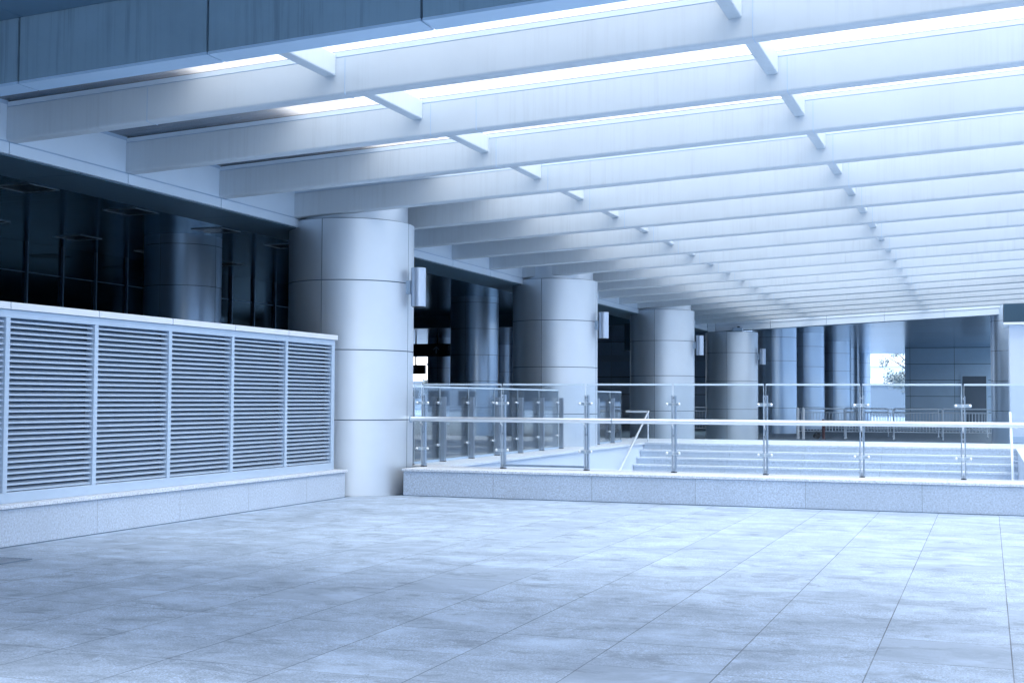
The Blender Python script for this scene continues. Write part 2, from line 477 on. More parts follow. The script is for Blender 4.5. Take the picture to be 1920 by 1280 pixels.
for k in range(12):
    a = 5 + 3.47 * k; f.box(-10.5, XF - .035, a + .006, min(a + 3.464, 46.5), ZB - .146, ZB - .128)
f.box(-10.52, -10.48, 5, 47.1, ZB - .126, 5.394)
f.build('fascia_underside', 'dark_panel', bld)
MB().box(-62, -10.5, -16, 57, 5.394, 5.6).build('concourse_ceiling', 'soffit', bld)
MB().box(-62, -9.56, 57, 57.4, 4.816, 5.6).build('bulkhead', 'dark_panel', bld)
MB().box(-62, -9.56, 57.4, 96, 4.816, 5.3).build('rear_ceiling', 'soffit_far', bld)
MB().box(-9.56, 3.4, 47.12, 96, 4.816, 5.3).build('far_ceiling', 'soffit_far', bld)
up = MB().box(-30, -7.1, -16, 46.5, 5.61, 26).box(-10.4, -7.1, -16, 46.5, 5.0, 5.609).box(-10.4, -9.9, -16, 46.5, 4.55, 4.999).build('upper_storeys', 'upper_wall', bld)
for k in range(4):
    for q in range(12): MB().box(-7.12, -7.08, -14 + 4.8 * q, -11 + 4.8 * q, 9 + 4.2 * k, 11.4 + 4.2 * k).build('window', 'window', bld)
# soffit over the viewer, in front of the girder
s = MB()
for a in range(6):
    for c in range(2):
        s.box(-10.2 + 2.4 * a, -7.806 + 2.4 * a, 8.92 - 2.6 * (c + 1), 8.914 - 2.6 * c, 4.60, 4.64)
s.box(-62, 3.9, 3.6, 8.92, 4.66, 5.3, 1)
s.shear().build('front_soffit', ['soffit_front', 'slab'], bld)
MB().box(-62, 12, -16.6, -16.2, 0, 8).box(-36.4, -36, -16, 74, 0, 5.39).build('light_blocker_wall', 'light_blocker_wall', bld)  # added unseen walls, limit light from behind the viewer and from the left
MB().box(6.3, 13, 9.0, 46.5, 4.9, 5.3).build('sky_blocker_roof', 'slab', bld)  # added out of view to cut side sky and sun on the floor
for y in (12, 28, 44): MB().cyl((12.4, y, 0), .3, 4.9).build('sky_blocker_post', 'column', bld)  # made-up supports for that added roof
# curtain wall
cw = MB().box(-23.18, -23.12, -15.6, 43, 0, 5.39).build('curtain_wall', 'dark_glass', bld)
yy = 26.7 - 1.366 * 16
while yy < 43:
    MB().box(-23.12, -23.04, yy - .024, yy + .024, 0, 5.39).build('mullion', 'mullion', bld, cw); yy += 1.366
MB().box(-23.12, -23.10, -15.6, 43, 4.59, 4.61).build('transom', 'mullion', bld, cw)
# far panelled core wall with a door
core = thing('panelled_core_wall', 'grey blue panelled wall with a door behind the crowd barriers', 'wall', (-2.3, 86.2, 0))
c = MB()
jz = [0, .72, 1.74, 2.76, 3.78, 4.81]
xs_ = [-5.0, -4.68, -2.0, .37, 2.3]
for a0, a1 in zip(xs_[:-1], xs_[1:]):
    for z0, z1 in zip(jz[:-1], jz[1:]):
        c.box(a0 + .012, a1 - .012, 86.18, 86.3, z0 + .018, z1 - .018)
c.box(-4.98, 2.28, 86.22, 92, 0, 4.81, 1)
c.build('panels', ['panel_wall', 'joint'], core)
d = MB().box(-1.53, -.13, 86.13, 86.2, 0, 3.0).build('door', 'door', core)
MB().box(-1.64, -1.53, 86.1, 86.2, 0, 3.1).box(-.13, -.01, 86.1, 86.2, 0, 3.1).box(-1.53, -.13, 86.1, 86.2, 3.0, 3.1).build('door_frame', 'panel_wall', core)
MB().tube([(-1.38, 86.1, 1.0), (-1.38, 86.1, 1.25)], .02, 8).build('handle', 'steel', core, d)
# second core wall seen between the second and third columns
core2 = thing('lift_core_wall', 'shaded panelled wall with a bright steel upright between the second and third columns', 'wall', (-19.4, 73.6, 0))
c = MB()
for a0 in range(6):
    for z0, z1 in zip(jz[:-1], jz[1:]):
        c.box(-24.2 + 1.68 * a0 + .012, -22.52 + 1.68 * a0 - .012, 73.55, 73.67, z0 + .018, z1 - .018)
c.box(-24.18, -14.14, 73.59, 78, 0, 4.81, 1)
c.build('panels', ['panel_wall', 'joint'], core2)
MB().box(-24.2, -14.1, 73.15, 73.54, 3.66, 4.03).build('lintel', 'trim', core2)
MB().cyl((-18.97, 73.3, 0), .17, 3.6).build('steel_upright', 'steel', core2)
MB().box(-18.62, -18.34, 73.46, 73.53, 0, 3.56).build('dark_slot', 'black', core2)

# ------------------------------------------------------------------ columns
RINGS = [1.095, 2.11, 3.124, 4.138, 5.152]
RC = .946
def shaft(z1, gap=.007):
    pr = [(RC, 0)]; mis = []
    for z in RINGS:
        if z + .02 > z1: break
        pr += [(RC, z - gap), (RC - .014, z - gap + .001), (RC - .014, z + gap - .001), (RC, z + gap)]
        mis += [False, True, True, True]
    pr += [(RC, z1)]; mis += [False]
    return MB().lathe((0, 0, 0), pr, 96, (0, PI / 2, PI, 1.5 * PI), 0, 1, mis=mis)
def column(label, z1, mat, neck=None):
    r = thing('round_column', label, 'column', (0, 0, 0), 'round metal clad columns')
    shaft(z1).build('shaft', [mat, 'joint'], r, local=True)
    MB().lathe((0, 0, z1), [(RC - .03, 0), (RC - .03, .012)], 64).build('top_gap', 'joint', r, local=True)
    if neck: MB().lathe((0, 0, z1 + .012), [(RC - .10, 0), (RC - .10, neck - z1)], 64).build('neck', mat, r, local=True)
    return r
front_cols = [((-9.08, 17.59), 'nearest and largest round metal column, beside the end of the louvred wall'),
              ((-9.07, 27.43), 'second round column of the canopy row, behind the side glass railing'),
              ((-9.04, 37.42), 'third round column of the canopy row, at the top of the stairs'),
              ((-8.81, 47.24), 'fourth round column of the canopy row, at the far canopy corner')]
proto = column(front_cols[0][1], 4.02, 'column', 4.7)
proto.location = (*front_cols[0][0], 0)
for (x, y), lab in front_cols[1:3]:
    c = copy_tree(proto); c.location = (x, y, 0); c['label'] = lab
corner = column(front_cols[3][1], 3.875, 'column'); corner.location = (*front_cols[3][0], 0)
back = column('dim round column under the dark ceiling, seen above the louvred wall', 5.394, 'column_in')
back.location = (-18.87, 27.43, 0)
for (x, y), lab in [((-18.94, 47.19), 'shaded round column seen between the first and second canopy columns'),
                    ((-18.92, 37.26), 'shaded round column hidden mostly behind the nearest column'),
                    ((-18.92, 56.86), 'shaded round column mostly hidden behind the second canopy column')]:
    c = copy_tree(back); c.location = (x, y, 0); c['label'] = lab
far = column('far round column just right of the fourth canopy column', 4.816, 'column_in')
far.location = (-8.75, 56.96, 0)
for (x, y), lab in [((-8.72, 66.84), 'far round column two places right of the canopy corner column'),
                    ((-8.36, 76.72), 'far brightly streaked round column, left of the daylight gap by two'),
                    ((-8.85, 86.39), 'narrow sliver of a far column behind the streaked one'),
                    ((-8.88, 96.06), 'farthest round column, at the left edge of the bright daylight gap'),
                    ((1.03, 47.24), 'dark round column between the panelled wall and the pale square pillar'),
                    ((-28.59, 66.74), 'far dark column behind the upper arrow sign'),
                    ((-28.69, 76.51), 'thin strip of a far column left of the second canopy column'),
                    ((-18.92, 86.50), 'very far column seen just left of the canopy corner')]:
    c = copy_tree(far); c.location = (x, y, 0); c['label'] = lab

# wall lamps on the canopy columns
def lamp(label):
    r = thing('wall_lamp', label, 'wall lamp', (0, 0, 0), 'cylindrical lamps on the columns')
    MB().lathe((.175, 0, -.289), [(.104, 0), (.11, .004), (.11, .574), (.104, .578)], 40).build('lamp_shade', 'lamp', r, local=True)
    MB().lathe((.175, 0, -.293), [(.095, 0), (.095, .586)], 40).build('lens', 'gasket', r, local=True)
    MB().box(-.012, .07, -.06, .06, -.10, .10).build('bracket', 'trim', r, local=True, bevel=.006)
    return r
lp = lamp('cylindrical up and down lamp on the nearest column')
lp.location = (-8.14, 17.59, 3.066)
for (x, y, z), lab in [((-8.12, 27.43, 3.045), 'cylindrical lamp on the second column beside the hanging box sign'),
                       ((-8.09, 37.42, 3.01), 'cylindrical lamp on the third column in front of the bright gap'),
                       ((-7.86, 47.24, 3.0), 'small cylindrical lamp on the canopy corner column')]:
    c = copy_tree(lp); c.location = (x, y, z); c['label'] = lab

fl = thing('floodlight', 'small box floodlight hanging under the fascia above the canopy corner column', 'floodlight', (-8.42, 46.3, 3.9))
MB().box(-8.60, -8.25, 46.2, 46.5, 3.89, 4.01).build('housing', 'trim', fl, bevel=.01)
MB().box(-8.57, -8.28, 46.23, 46.47, 3.884, 3.89).build('lens', 'light_pane', fl)
MB().box(-8.46, -8.38, 46.44, 46.54, 4.01, 4.07).build('bracket', 'gasket', fl)

# ------------------------------------------------------------------ louvred wall
lw = thing('louvred_wall', 'long pale louvred metal screen wall standing on a granite base', 'louvred wall', (-8.9, 12, .4))
my = [9.85 - 1.3 * 2, 9.85 - 1.3, 9.85, 11.15, 12.45, 13.75, 15.05, 16.33]
XLV = -8.72
z0, z1 = .50, 2.155
for a, c in zip(my[:-1], my[1:]):
    a += .03; c -= .03
    m = MB(); n = 31; pit = (z1 - z0) / n
    for i in range(n):
        z = z0 + pit * (i + .15)
        m.prism([(XLV - .018, z), (XLV - .018, z + .015), (XLV - .075, z + .037), (XLV - .077, z + .033), (XLV - .022, z + .009)], 1, a, c)
    m.build('louvre_panel', 'louver', lw)
fr = MB()
fr.box(XLV - .09, XLV + .004, my[0] - .03, 16.40, z1, z1 + .075).box(XLV - .09, XLV + .004, my[0] - .03, 16.40, .398, z0)
fr.build('frame', 'louver', lw, bevel=.004)
for y in my: MB().box(XLV - .10, XLV + .008, y - .03, y + .03, z0, z1).build('mullion', 'louver', lw, bevel=.004)
MB().box(XLV - .30, XLV - .0, 16.365, 16.405, .398, z1 + .07).build('end_plate', 'louver', lw, bevel=.004)
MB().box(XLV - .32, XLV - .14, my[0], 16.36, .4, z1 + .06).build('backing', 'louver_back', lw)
for a, c in zip(my[:-1], my[1:-1] + [16.43]):
    MB().box(XLV - .36, XLV + .035, a + .006, c - .006, z1 + .078, z1 + .146).build('coping', 'cap', lw, bevel=.005)
gb = thing('low_granite_wall', 'low speckled granite base running under the louvred wall', 'low wall', (-8.8, 12, 0))
MB().box(-9.1, -8.605, 7.0, 16.53, -.05, .355).build('base', 'granite_y', gb, bevel=.004)
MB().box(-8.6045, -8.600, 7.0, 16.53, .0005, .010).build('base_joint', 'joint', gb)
MB().box(-9.1, -8.58, 7.0, 16.56, .359, .397).build('coping', 'granite_cap', gb, bevel=.004)

# ------------------------------------------------------------------ plinth in front of the stairwell
pl = thing('granite_plinth', 'low speckled granite plinth wall carrying the front glass railing', 'low wall', (-3, 17.4, 0))
MB().box(-8.0, 7, 17.19, 18.03, -2.4, .352).build('base', 'granite', pl, bevel=.004)
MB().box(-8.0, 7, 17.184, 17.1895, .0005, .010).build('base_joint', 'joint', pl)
for k in range(8):
    a = -8.02 + 1.88 * k
    MB().box(a + .0015, a + 1.8785, 17.172, 18.05, .356, .392).build('coping', 'granite_cap', pl, bevel=.004)

# stairwell side walls
sw = thing('stairwell_wall', 'pale stairwell side wall and ledge below the side glass railing', 'wall', (-8.2, 24, 0))
MB().box(-9.0, -7.79, 18.06, 30.6, -2.3, .34).build('wall', 'render_wall', sw, bevel=.004)
MB().box(-9.0, -7.75, 18.06, 30.6, .345, .39).build('coping', 'granite_cap', sw, bevel=.004)
sw2 = thing('stairwell_wall', 'right hand stairwell side wall below the pale square pillar', 'wall', (.9, 24, 0))
MB().box(.58, 1.3, 18.06, 30.6, -2.3, .34).build('wall', 'render_wall', sw2, bevel=.004)
MB().box(.55, 1.3, 18.06, 30.6, .345, .39).build('coping', 'granite_cap', sw2, bevel=.004)

# ------------------------------------------------------------------ stairs
st = thing('stone_staircase', 'wide granite staircase rising behind the front glass railing', 'stairs', (-3.6, 29, -2.2))
for k in range(13):
    zt = .39 - .16 * k; yn = 30.3 - .32 * k
    yb = yn + .36 if k else 30.62
    so = MB().box(-7.78, .57, yn + .018, yb, zt - .155, zt - .042).build('step', 'step', st)
    MB().box(-7.785, .575, yn, yb - .002, zt - .042, zt + (.001 if k == 0 else 0)).build('tread', 'granite_cap', st, so, bevel=.004)

# ------------------------------------------------------------------ glass railings
def post_parts(root, P, top, along):
    """double flat-bar post with two clamp arms; along = 0 for a run in x, 1 for a run in y; local origin at its foot"""
    def bx(m, u0, u1, v0, v1, z0, z1):
        return m.box(u0, u1, v0, v1, z0, z1) if along == 0 else m.box(v0, v1, u0, u1, z0, z1)
    m = MB(); bx(m, -.030, -.016, -.04, .04, 0, top); bx(m, .016, .030, -.04, .04, 0, top)
    bx(m, -.016, .016, -.03, .03, .02, .06); bx(m, -.016, .016, -.02, .02, top - .05, top - .02); bx(m, -.016, .016, -.02, .02, .5, .53)
    p = MB_off(m, P).build('post', 'post', root, bevel=.002, seg=1)
    for z in (.27, .953):
        m = MB(); bx(m, -.10, .10, -.052, -.042, z - .022, z + .022)
        q = MB_off(m, P).build('clamp', 'steel', root, p, bevel=.004)
        for u in (-.088, .088):
            c = (u, -.064, z) if along == 0 else (-.064, u, z)
            MB_off(MB().ball(c, .022, 12), P).build('glass_button', 'steel', root, p)
    m = MB(); bx(m, -.034, .034, -.045, .045, 0, .012)
    MB_off(m, P).build('foot', 'gasket', root, p)
    return p
def MB_off(m, P):
    m.v = [(x + P[0], y + P[1], z + P[2]) for x, y, z in m.v]; return m
def pane(root, x0, x1, y0, y1, z0, z1):
    p = MB().box(x0, x1, y0, y1, z0, z1).build('glass_pane', 'glass', root)
    t = .0015
    MB().box(x0 - t, x1 + t, y0 - t, y1 + t, z1, z1 + .026).build('top_trim', 'glass_edge', root, p)
    for k in (0, 1):
        e = MB()
        if x1 - x0 > y1 - y0: e.box(*((x1, x1 + .004) if k else (x0 - .004, x0)), y0, y1, z0, z1)
        else: e.box(x0, x1, *((y1, y1 + .004) if k else (y0 - .004, y0)), z0, z1)
        e.build('glass_edge', 'glass_edge', root, p)
    return p
rail = thing('glass_railing', 'front glass railing with a thick steel handrail along the granite plinth', 'railing', (-3, 17.85, .392))
PX = [-7.973 + 1.2766 * k for k in range(10)]
YR = 17.85
for x in PX:
    p = post_parts(rail, (x, YR, .392), 1.08, 0)
    MB().tube([(x, YR - .04, 1.01), (x, YR - .11, 1.05), (x, YR - .12, 1.08)], .011, 8).build('rail_bracket', 'steel', rail, p)
ends = [-8.12] + PX
for i in range(len(ends) - 1):
    a, c = ends[i] + .017, ends[i + 1] - .017
    pane(rail, a, c, YR - .065, YR - .053, .425, 1.608)
MB().tube([(-8.16, YR - .12, 1.105), (PX[-1] + .2, YR - .12, 1.105)], .036, 24).build('handrail', 'steel', rail)
MB().tube([(-8.16, YR - .12, 1.105), (-8.13, YR - .12, 1.105)], .055, 24).build('flange', 'trim', rail)
MB().tube([(-5.02, YR - .12, 1.105), (-5.0, YR - .12, 1.105)], .0372, 24).build('handrail_sleeve', 'post', rail)
MB().box(PX[1] + .03, PX[2] - .03, YR - .02, YR + .01, .425, .455).build('bottom_rail', 'post', rail)

def side_rail(label, ys_, yend):
    r = thing('side_glass_railing', label, 'railing', (-8.35, ys_[0], .39))
    for y in ys_: post_parts(r, (-8.35, y, .39), 1.05, 1)
    yy = ys_ + ([yend] if yend else [])
    for a, c in zip(yy[:-1], yy[1:]): pane(r, -8.425, -8.413, a + .015, c - .015, .43, 1.585)
    m = MB().box(-8.445, -8.395, ys_[0], yy[-1], .392, .43); m.build('base_channel', 'trim', r)
    return r
side_rail('side glass railing along the stairwell ledge between the first two columns', [18.22 + 1.245 * k for k in range(7)], None)
side_rail('short side glass railing on the ledge just past the second column', [27.13, 28.37, 29.62], 30.6)

# stair handrails
hl = thing('stair_handrail', 'left steel stair handrail sloping down beside the pale stairwell wall', 'handrail', (-7.65, 29, .39))
MB().tube([(-8.25, 30.42, 1.13), (-7.68, 30.42, 1.13), (-7.66, 30.3, 1.13), (-7.66, 26.3, -.87)], .026, 14).build('rail', 'steel', hl)
MB().tube([(-7.70, 30.42, .39), (-7.70, 30.42, 1.12)], .018, 10).build('post', 'steel', hl)
for y in (29.3, 27.6): MB().tube([(-7.79, y, 1.13 - .5 * (30.3 - y) - .1), (-7.66, y, 1.13 - .5 * (30.3 - y) - .08), (-7.66, y, 1.13 - .5 * (30.3 - y))], .01, 8).build('rail_bracket', 'steel', hl)
hr = thing('stair_handrail', 'right white steel stair handrail in front of the pale square pillar', 'handrail', (.42, 29, .39))
MB().tube([(.44, 30.7, 1.16), (.44, 30.3, 1.15), (.44, 26.3, -.85)], .028, 14).build('rail', 'cap', hr)
for y in (29.9, 28.6, 27.3): MB().tube([(.58, y, 1.15 - .5 * (30.3 - y) - .12), (.44, y, 1.15 - .5 * (30.3 - y) - .09), (.44, y, 1.15 - .5 * (30.3 - y))], .012, 8).build('rail_bracket', 'steel', hr)

# ------------------------------------------------------------------ square pillar with dark header on the right
sp = thing('square_pillar', 'pale square pillar under a dark header at the right edge', 'pillar', (1.2, 34.6, .39))
MB().box(.49, 1.75, 34.2, 35.4, .39, 3.30).build('shaft', 'render_wall', sp, bevel=.02)
MB().box(.475, 1.765, 34.185, 35.415, .39, .56).build('skirting', 'trim', sp, bevel=.006)
hd = MB().box(.37, 6.5, 34.05, 35.6, 3.36, 3.82).build('header', 'header_panel', sp, bevel=.01)
MB().box(.36, 6.5, 34.03, 35.62, 3.30, 3.358).build('header_trim', 'cap', sp, bevel=.004)

# ------------------------------------------------------------------ recessed ceiling lights
def ceil_light(label):
    r = thing('ceiling_light', label, 'ceiling light', (0, 0, 0), 'square recessed lights in the dark ceiling')
    m = MB(); a, t = .42, .018
    m.box(-a, a, -a, -a + t, -.014, .0).box(-a, a, a - t, a, -.014, 0).box(-a, -a + t, -a + t, a - t, -.014, 0).box(a - t, a, -a + t, a - t, -.014, 0)
    m.build('frame', 'light_frame', r, local=True)
    MB().box(-a + t, a - t, -a + t, a - t, -.006, 0).build('diffuser', 'light_pane', r, local=True)
    return r
cl = ceil_light('unlit square ceiling light nearest the left edge of the photo')
cl.location = (-17.2, 19.86, 5.392)
for (x, y), lab in [((-17.24, 23.12), 'unlit square ceiling light in the middle above the louvred wall'),
                    ((-21.34, 26.49), 'unlit square ceiling light lower and farther left, above the wall'),
                    ((-17.24, 29.64), 'unlit square ceiling light touching the nearest column in view'),
                    ((-17.24, 26.38), 'unlit square ceiling light just right of the dim back column top'),
                    ((-21.23, 33.11), 'unlit square ceiling light between back column and nearest column'),
                    ((-21.34, 23.23), 'unlit square ceiling light low at the far left edge'),
                    ((-21.34, 29.74), 'unlit square ceiling light partly hidden by the dim back column')]:
    c = copy_tree(cl); c.location = (x, y, 5.392); c['label'] = lab

# ------------------------------------------------------------------ hanging signs
def arrow(m, x, y, z, s, mi=0):
    t = .012
    m.prism([(x - .07 * s, z - .5 * s), (x + .07 * s, z - .5 * s), (x + .07 * s, z + .3 * s), (x - .07 * s, z + .3 * s)], 1, y - t, y, mi) if False else m.box(x - .07 * s, x + .07 * s, y - t, y, z - .5 * s, z + .36 * s, mi)
    for d in (-1, 1):
        m.add([(x, yy, z + .5 * s) for yy in (y - t, y)] + [(x + d * .42 * s, yy, z + .1 * s) for yy in (y - t, y)] + [(x + d * .42 * s, yy, z - .06 * s) for yy in (y - t, y)] + [(x, yy, z + .32 * s) for yy in (y - t, y)],
              [(0, 2, 4, 6), (1, 7, 5, 3), (0, 1, 3, 2), (2, 3, 5, 4), (4, 5, 7, 6), (6, 7, 1, 0)], mi)
def blurred_glyph(m, x, y, z, s, rows, cols, mi=0):
    """an illegible far-off character: a few strokes in a square"""
    t = .012
    for r in rows: m.box(x - .42 * s, x + .42 * s, y - t, y, z + r * s - .045 * s, z + r * s + .045 * s, mi)
    for c in cols: m.box(x + c * s - .045 * s, x + c * s + .045 * s, y - t * .8, y - t * .1, z - .46 * s, z + .46 * s, mi)
sg = thing('hanging_sign', 'upper dark hanging direction sign with an up arrow', 'sign', (-25.4, 58.9, 3.8))
MB().box(-27.96, -23.75, 58.86, 59.06, 3.52, 4.15).build('board', 'sign', sg, bevel=.01)
m = MB(); arrow(m, -25.66, 58.859, 3.84, .38); m.build('arrow', 'sign_mark', sg)
m = MB()
for i, (rw, cl_) in enumerate([((-.4, -.1, .2, .42), (-.2, .3)), ((-.38, 0, .38), (-.38, .38, 0)), ((-.4, .1, .4), (-.36, .1))]):
    blurred_glyph(m, -24.93 + .38 * i, 58.859, 3.92, .26, rw, cl_)
m.build('characters', 'sign_mark', sg)
MB().box(-25.07, -24.07, 58.845, 58.859, 3.675, 3.71).build('small_lettering', 'sign_grey', sg)
for x in (-25.63, -27.5): MB().box(x - .03, x + .03, 58.93, 58.99, 4.15, 4.82).build('hanger', 'sign', sg)
sg = thing('hanging_sign', 'lower smaller dark hanging sign with an up arrow, by the nearest column', 'sign', (-31, 68, 3.1))
MB().box(-32.6, -30.36, 68, 68.2, 2.84, 3.37).build('board', 'sign', sg, bevel=.01)
m = MB(); arrow(m, -30.98, 67.999, 3.1, .34); m.build('arrow', 'sign_mark', sg)
m = MB(); blurred_glyph(m, -30.58, 67.999, 3.18, .22, (-.4, 0, .4), (-.2, .3)); m.build('characters', 'sign_grey', sg)
MB().box(-31.0, -30.93, 68.07, 68.13, 3.37, 4.82).build('hanger', 'sign', sg)
# box sign beside the second column's lamp
sg = thing('box_sign', 'dark hanging box sign with an oval emblem, between the second and third columns', 'sign', (-13.0, 45, 3.4))
def quad_box(p, q, z0, z1, dep, mi=0, m=None):
    """box whose front edge runs p -> q in plan, with depth to the left"""
    m = m or MB(); d = (Vector(q) - Vector(p)).normalized(); n = Vector((-d.y, d.x)) * dep
    P = [Vector(p), Vector(q), Vector(q) + n, Vector(p) + n]
    v = [(c.x, c.y, z) for z in (z0, z1) for c in P]
    return m.add(v, [(0, 3, 2, 1), (4, 5, 6, 7), (0, 1, 5, 4), (1, 2, 6, 5), (2, 3, 7, 6), (3, 0, 4, 7)], mi)
A_, B_ = (-11.38, 43.0), (-11.38, 44.9)
quad_box(A_, B_, 3.10, 4.03, .33).build('case', 'sign', sg)
quad_box((-11.372, 43.03), (-11.372, 44.87), 3.13, 4.0, .006).build('face', 'sign_face', sg)
def face_box(m, u0, u1, z0, z1, dep=.012): return m.box(-11.372, -11.372 + dep, 43.0 + u0, 43.0 + u1, z0, z1)
m = MB(); 
N = 20
v = [(-11.362, 43.40 + .20 * math.cos(2 * PI * i / N), 3.77 + .165 * math.sin(2 * PI * i / N)) for i in range(N)]
v += [(-11.350, y, z) for _, y, z in v]
m.add(v, [list(range(N))[::-1], list(range(N, 2 * N))] + [(i, (i + 1) % N, N + (i + 1) % N, N + i) for i in range(N)])
em = m.build('emblem', 'sign_white', sg)
MB().box(-11.3495, -11.345, 43.18, 43.62, 3.745, 3.785).build('emblem_bar', 'sign', sg, em)
m = MB()
for i in range(2):
    for r in (-.1, 0, .1): face_box(m, .85 + .40 * i, 1.17 + .40 * i, 3.77 + r - .02, 3.77 + r + .02)
    face_box(m, .98 + .40 * i, 1.03 + .40 * i, 3.65, 3.89, .010)
m.build('characters', 'sign_grey', sg)
MB().box(-11.372, -11.362, 43.85, 44.75, 3.54, 3.59).build('small_lettering', 'sign_grey', sg)
MB().box(-11.55, -11.47, 43.2, 43.3, 4.03, 5.39).box(-11.55, -11.47, 44.5, 44.6, 4.03, 5.39).build('hanger', 'sign', sg)

# ------------------------------------------------------------------ crowd barriers
def barrier(label, w=1.7):
    r = thing('crowd_barrier', label, 'barrier', (0, 0, 0), 'steel crowd barriers on the road beyond the landing')
    m = MB()
    m.tube([(-w / 2, 0, .28), (-w / 2, 0, 1.06), (-w / 2 + .06, 0, 1.12), (w / 2 - .06, 0, 1.12), (w / 2, 0, 1.06), (w / 2, 0, .28), (-w / 2, 0, .28)], .021, 8)
    m.tube([(-w / 2, 0, .98), (w / 2, 0, .98)], .014, 8)
    m.tube([(-w / 2, 0, .42), (w / 2, 0, .42)], .012, 8)
    m.build('frame', 'barrier', r, local=True)
    n = 15
    m = MB()
    for i in range(1, n):
        x = -w / 2 + w * i / n; m.tube([(x, 0, .28), (x, 0, .98)], .0115, 6)
    m.build('bars', 'barrier', r, local=True)
    for sx in (-1, 1):
        m = MB().tube([(sx * w / 2, 0, .3), (sx * w / 2, 0, .05)], .021, 8)
        m.tube([(sx * w / 2, -.25, .012), (sx * w / 2, -.2, .05), (sx * w / 2, .2, .05), (sx * w / 2, .25, .012)], .018, 8)
        m.build('foot', 'barrier', r, local=True)
    return r
br = barrier('steel crowd barrier left of the red bollard, in front of the far columns')
br.location = (-5.85, 49.3, 0)
for (x, y, rz), lab in [((-4.13, 49.5, 0), 'steel crowd barrier right of the red bollard, below the far columns'),
                        ((-2.42, 49.6, 0), 'steel crowd barrier below the left half of the panelled wall'),
                        ((-.72, 49.8, 0), 'steel crowd barrier below the door, last before the dark column'),
                        ((-4.6, 53.5, .12), 'second row crowd barrier standing behind the red bollard'),
                        ((-2.7, 53.3, -.06), 'second row crowd barrier under the daylight gap'),
                        ((-.9, 54.2, .05), 'second row crowd barrier in front of the far door'),
                        ((-11.3, 52.0, .3), 'dark crowd barrier in the gap between third and fourth columns')]:
    c = copy_tree(br); c.location = (x, y, 0); c.rotation_euler = (0, 0, rz); c['label'] = lab
for x, lab in ((-6.62, 'left one of a pair of pointed steel bollards at the barrier line'), (-6.42, 'right one of a pair of pointed steel bollards at the barrier line')):
    MBp = MB().lathe((x, 48.6, 0), [(.055, 0), (.055, 1.08), (.03, 1.14), (.005, 1.18)], 20)
    o = MBp.build('steel_bollard', 'cap'); tag(o, lab, 'bollard', 'pointed bollards')
o = MB().lathe((-5.72, 48.8, 0), [(.09, 0), (.09, .02), (.055, .03), (.055, .62), (.06, .63), (.06, .70), (.03, .74)], 20).build('low_bollard', 'red')
tag(o, 'small dull red bollard standing before the crowd barriers', 'bollard')
m = MB()
m.ball((-5.98, 48.9, .11), .11, 12, sq=(1.2, .8, 1)); m.ball((-5.88, 48.9, .17), .07, 10, sq=(1, .8, 1.1))
m.tube([(-6.05, 48.9, .17), (-5.99, 48.9, .28), (-5.92, 48.9, .20)], .012, 6)
tag(m.build('cloth_bag', 'black'), 'black bag lying on the road beside the red bollard', 'bag')

# ------------------------------------------------------------------ floor grate
gr = thing('drain_grate', 'small steel drain grate in the paving at the left edge', 'drain grate', (-8.1, 9, 0))
m = MB().box(-8.42, -7.78, 8.77, 8.80, .001, .008).box(-8.42, -7.78, 9.12, 9.15, .001, .008).box(-7.81, -7.78, 8.80, 9.12, .001, .008).box(-8.42, -8.39, 8.80, 9.12, .001, .008)
m.build('frame', 'blue_grey', gr)
m = MB()
for i in range(14): m.box(-8.38 + .042 * i, -8.355 + .042 * i, 8.80, 9.12, .002, .007)
m.build('grille', 'post', gr)
MB().box(-8.39, -7.81, 8.80, 9.12, .0005, .0015).build('pit', 'gasket', gr)

# ------------------------------------------------------------------ outside: buildings, tree, coach
ob = thing('far_building', 'low white far building with a dark roof band, right of the third column', 'building', (-26, 130, 0))
MB().box(-36, -18, 130, 140, 0, 3.1).build('wall', 'white_build', ob)
MB().box(-36.5, -17.5, 129.6, 140.4, 3.1, 4.0).build('roof_band', 'blue_grey', ob)
for k in range(7):
    wn = MB().box(-35 + 2.4 * k, -33.6 + 2.4 * k, 129.9, 129.99, .9, 2.4).build('window', 'window', ob)
    MB().box(-35.08 + 2.4 * k, -33.52 + 2.4 * k, 129.86, 129.9, .82, .9).build('sill', 'white_build', ob, wn)
ob = thing('far_building', 'tall bright white facade far away in the daylight gap', 'building', (-9, 190, 0))
m = MB().box(-30, 12, 190, 205, 0, 22); m.build('wall', 'white_build', ob)
for r in range(6):
    MB().box(-29, 11, 189.9, 189.99, 3.2 + 3.2 * r, 4.6 + 3.2 * r).build('window_band', 'cap', ob)
ob = thing('garden_wall', 'low pale wall with railing tops under the far tree', 'wall', (-7, 128, 0))
MB().box(-14, 2, 128, 128.3, 0, 2.9).build('wall', 'blue_grey', ob)
MB().box(-14, 2, 127.9, 128.4, 2.9, 3.1).build('coping', 'trim', ob)
ob = thing('horizon_blocker', 'added tall pale block at the street end, covering the horizon in the dark glazing', 'building', (60, 185, 0))  # added out of view, hides the warm horizon from glass reflections
MB().box(14, 130, 180, 195, 0, 18).build('wall', 'white_build', ob)
for r in range(4): MB().box(15, 129, 179.9, 179.99, 1.2 + 4 * r, 3.2 + 4 * r).build('window_band', 'window', ob)
ob = thing('horizon_blocker', 'added long pale block on the open side, covering the horizon in the glass railings', 'building', (48, 40, 0))  # unseen, put in to block the warm low sky mirrored by the panes
MB().box(48, 60, -40, 178, 0, 12.5).build('wall', 'white_build', ob)
for r in range(4):
    for k in range(22):
        MB().box(47.9, 47.99, -36 + 9.6 * k, -29.5 + 9.6 * k, .6 + 3.0 * r, 2.5 + 3.0 * r).build('window', 'window', ob)
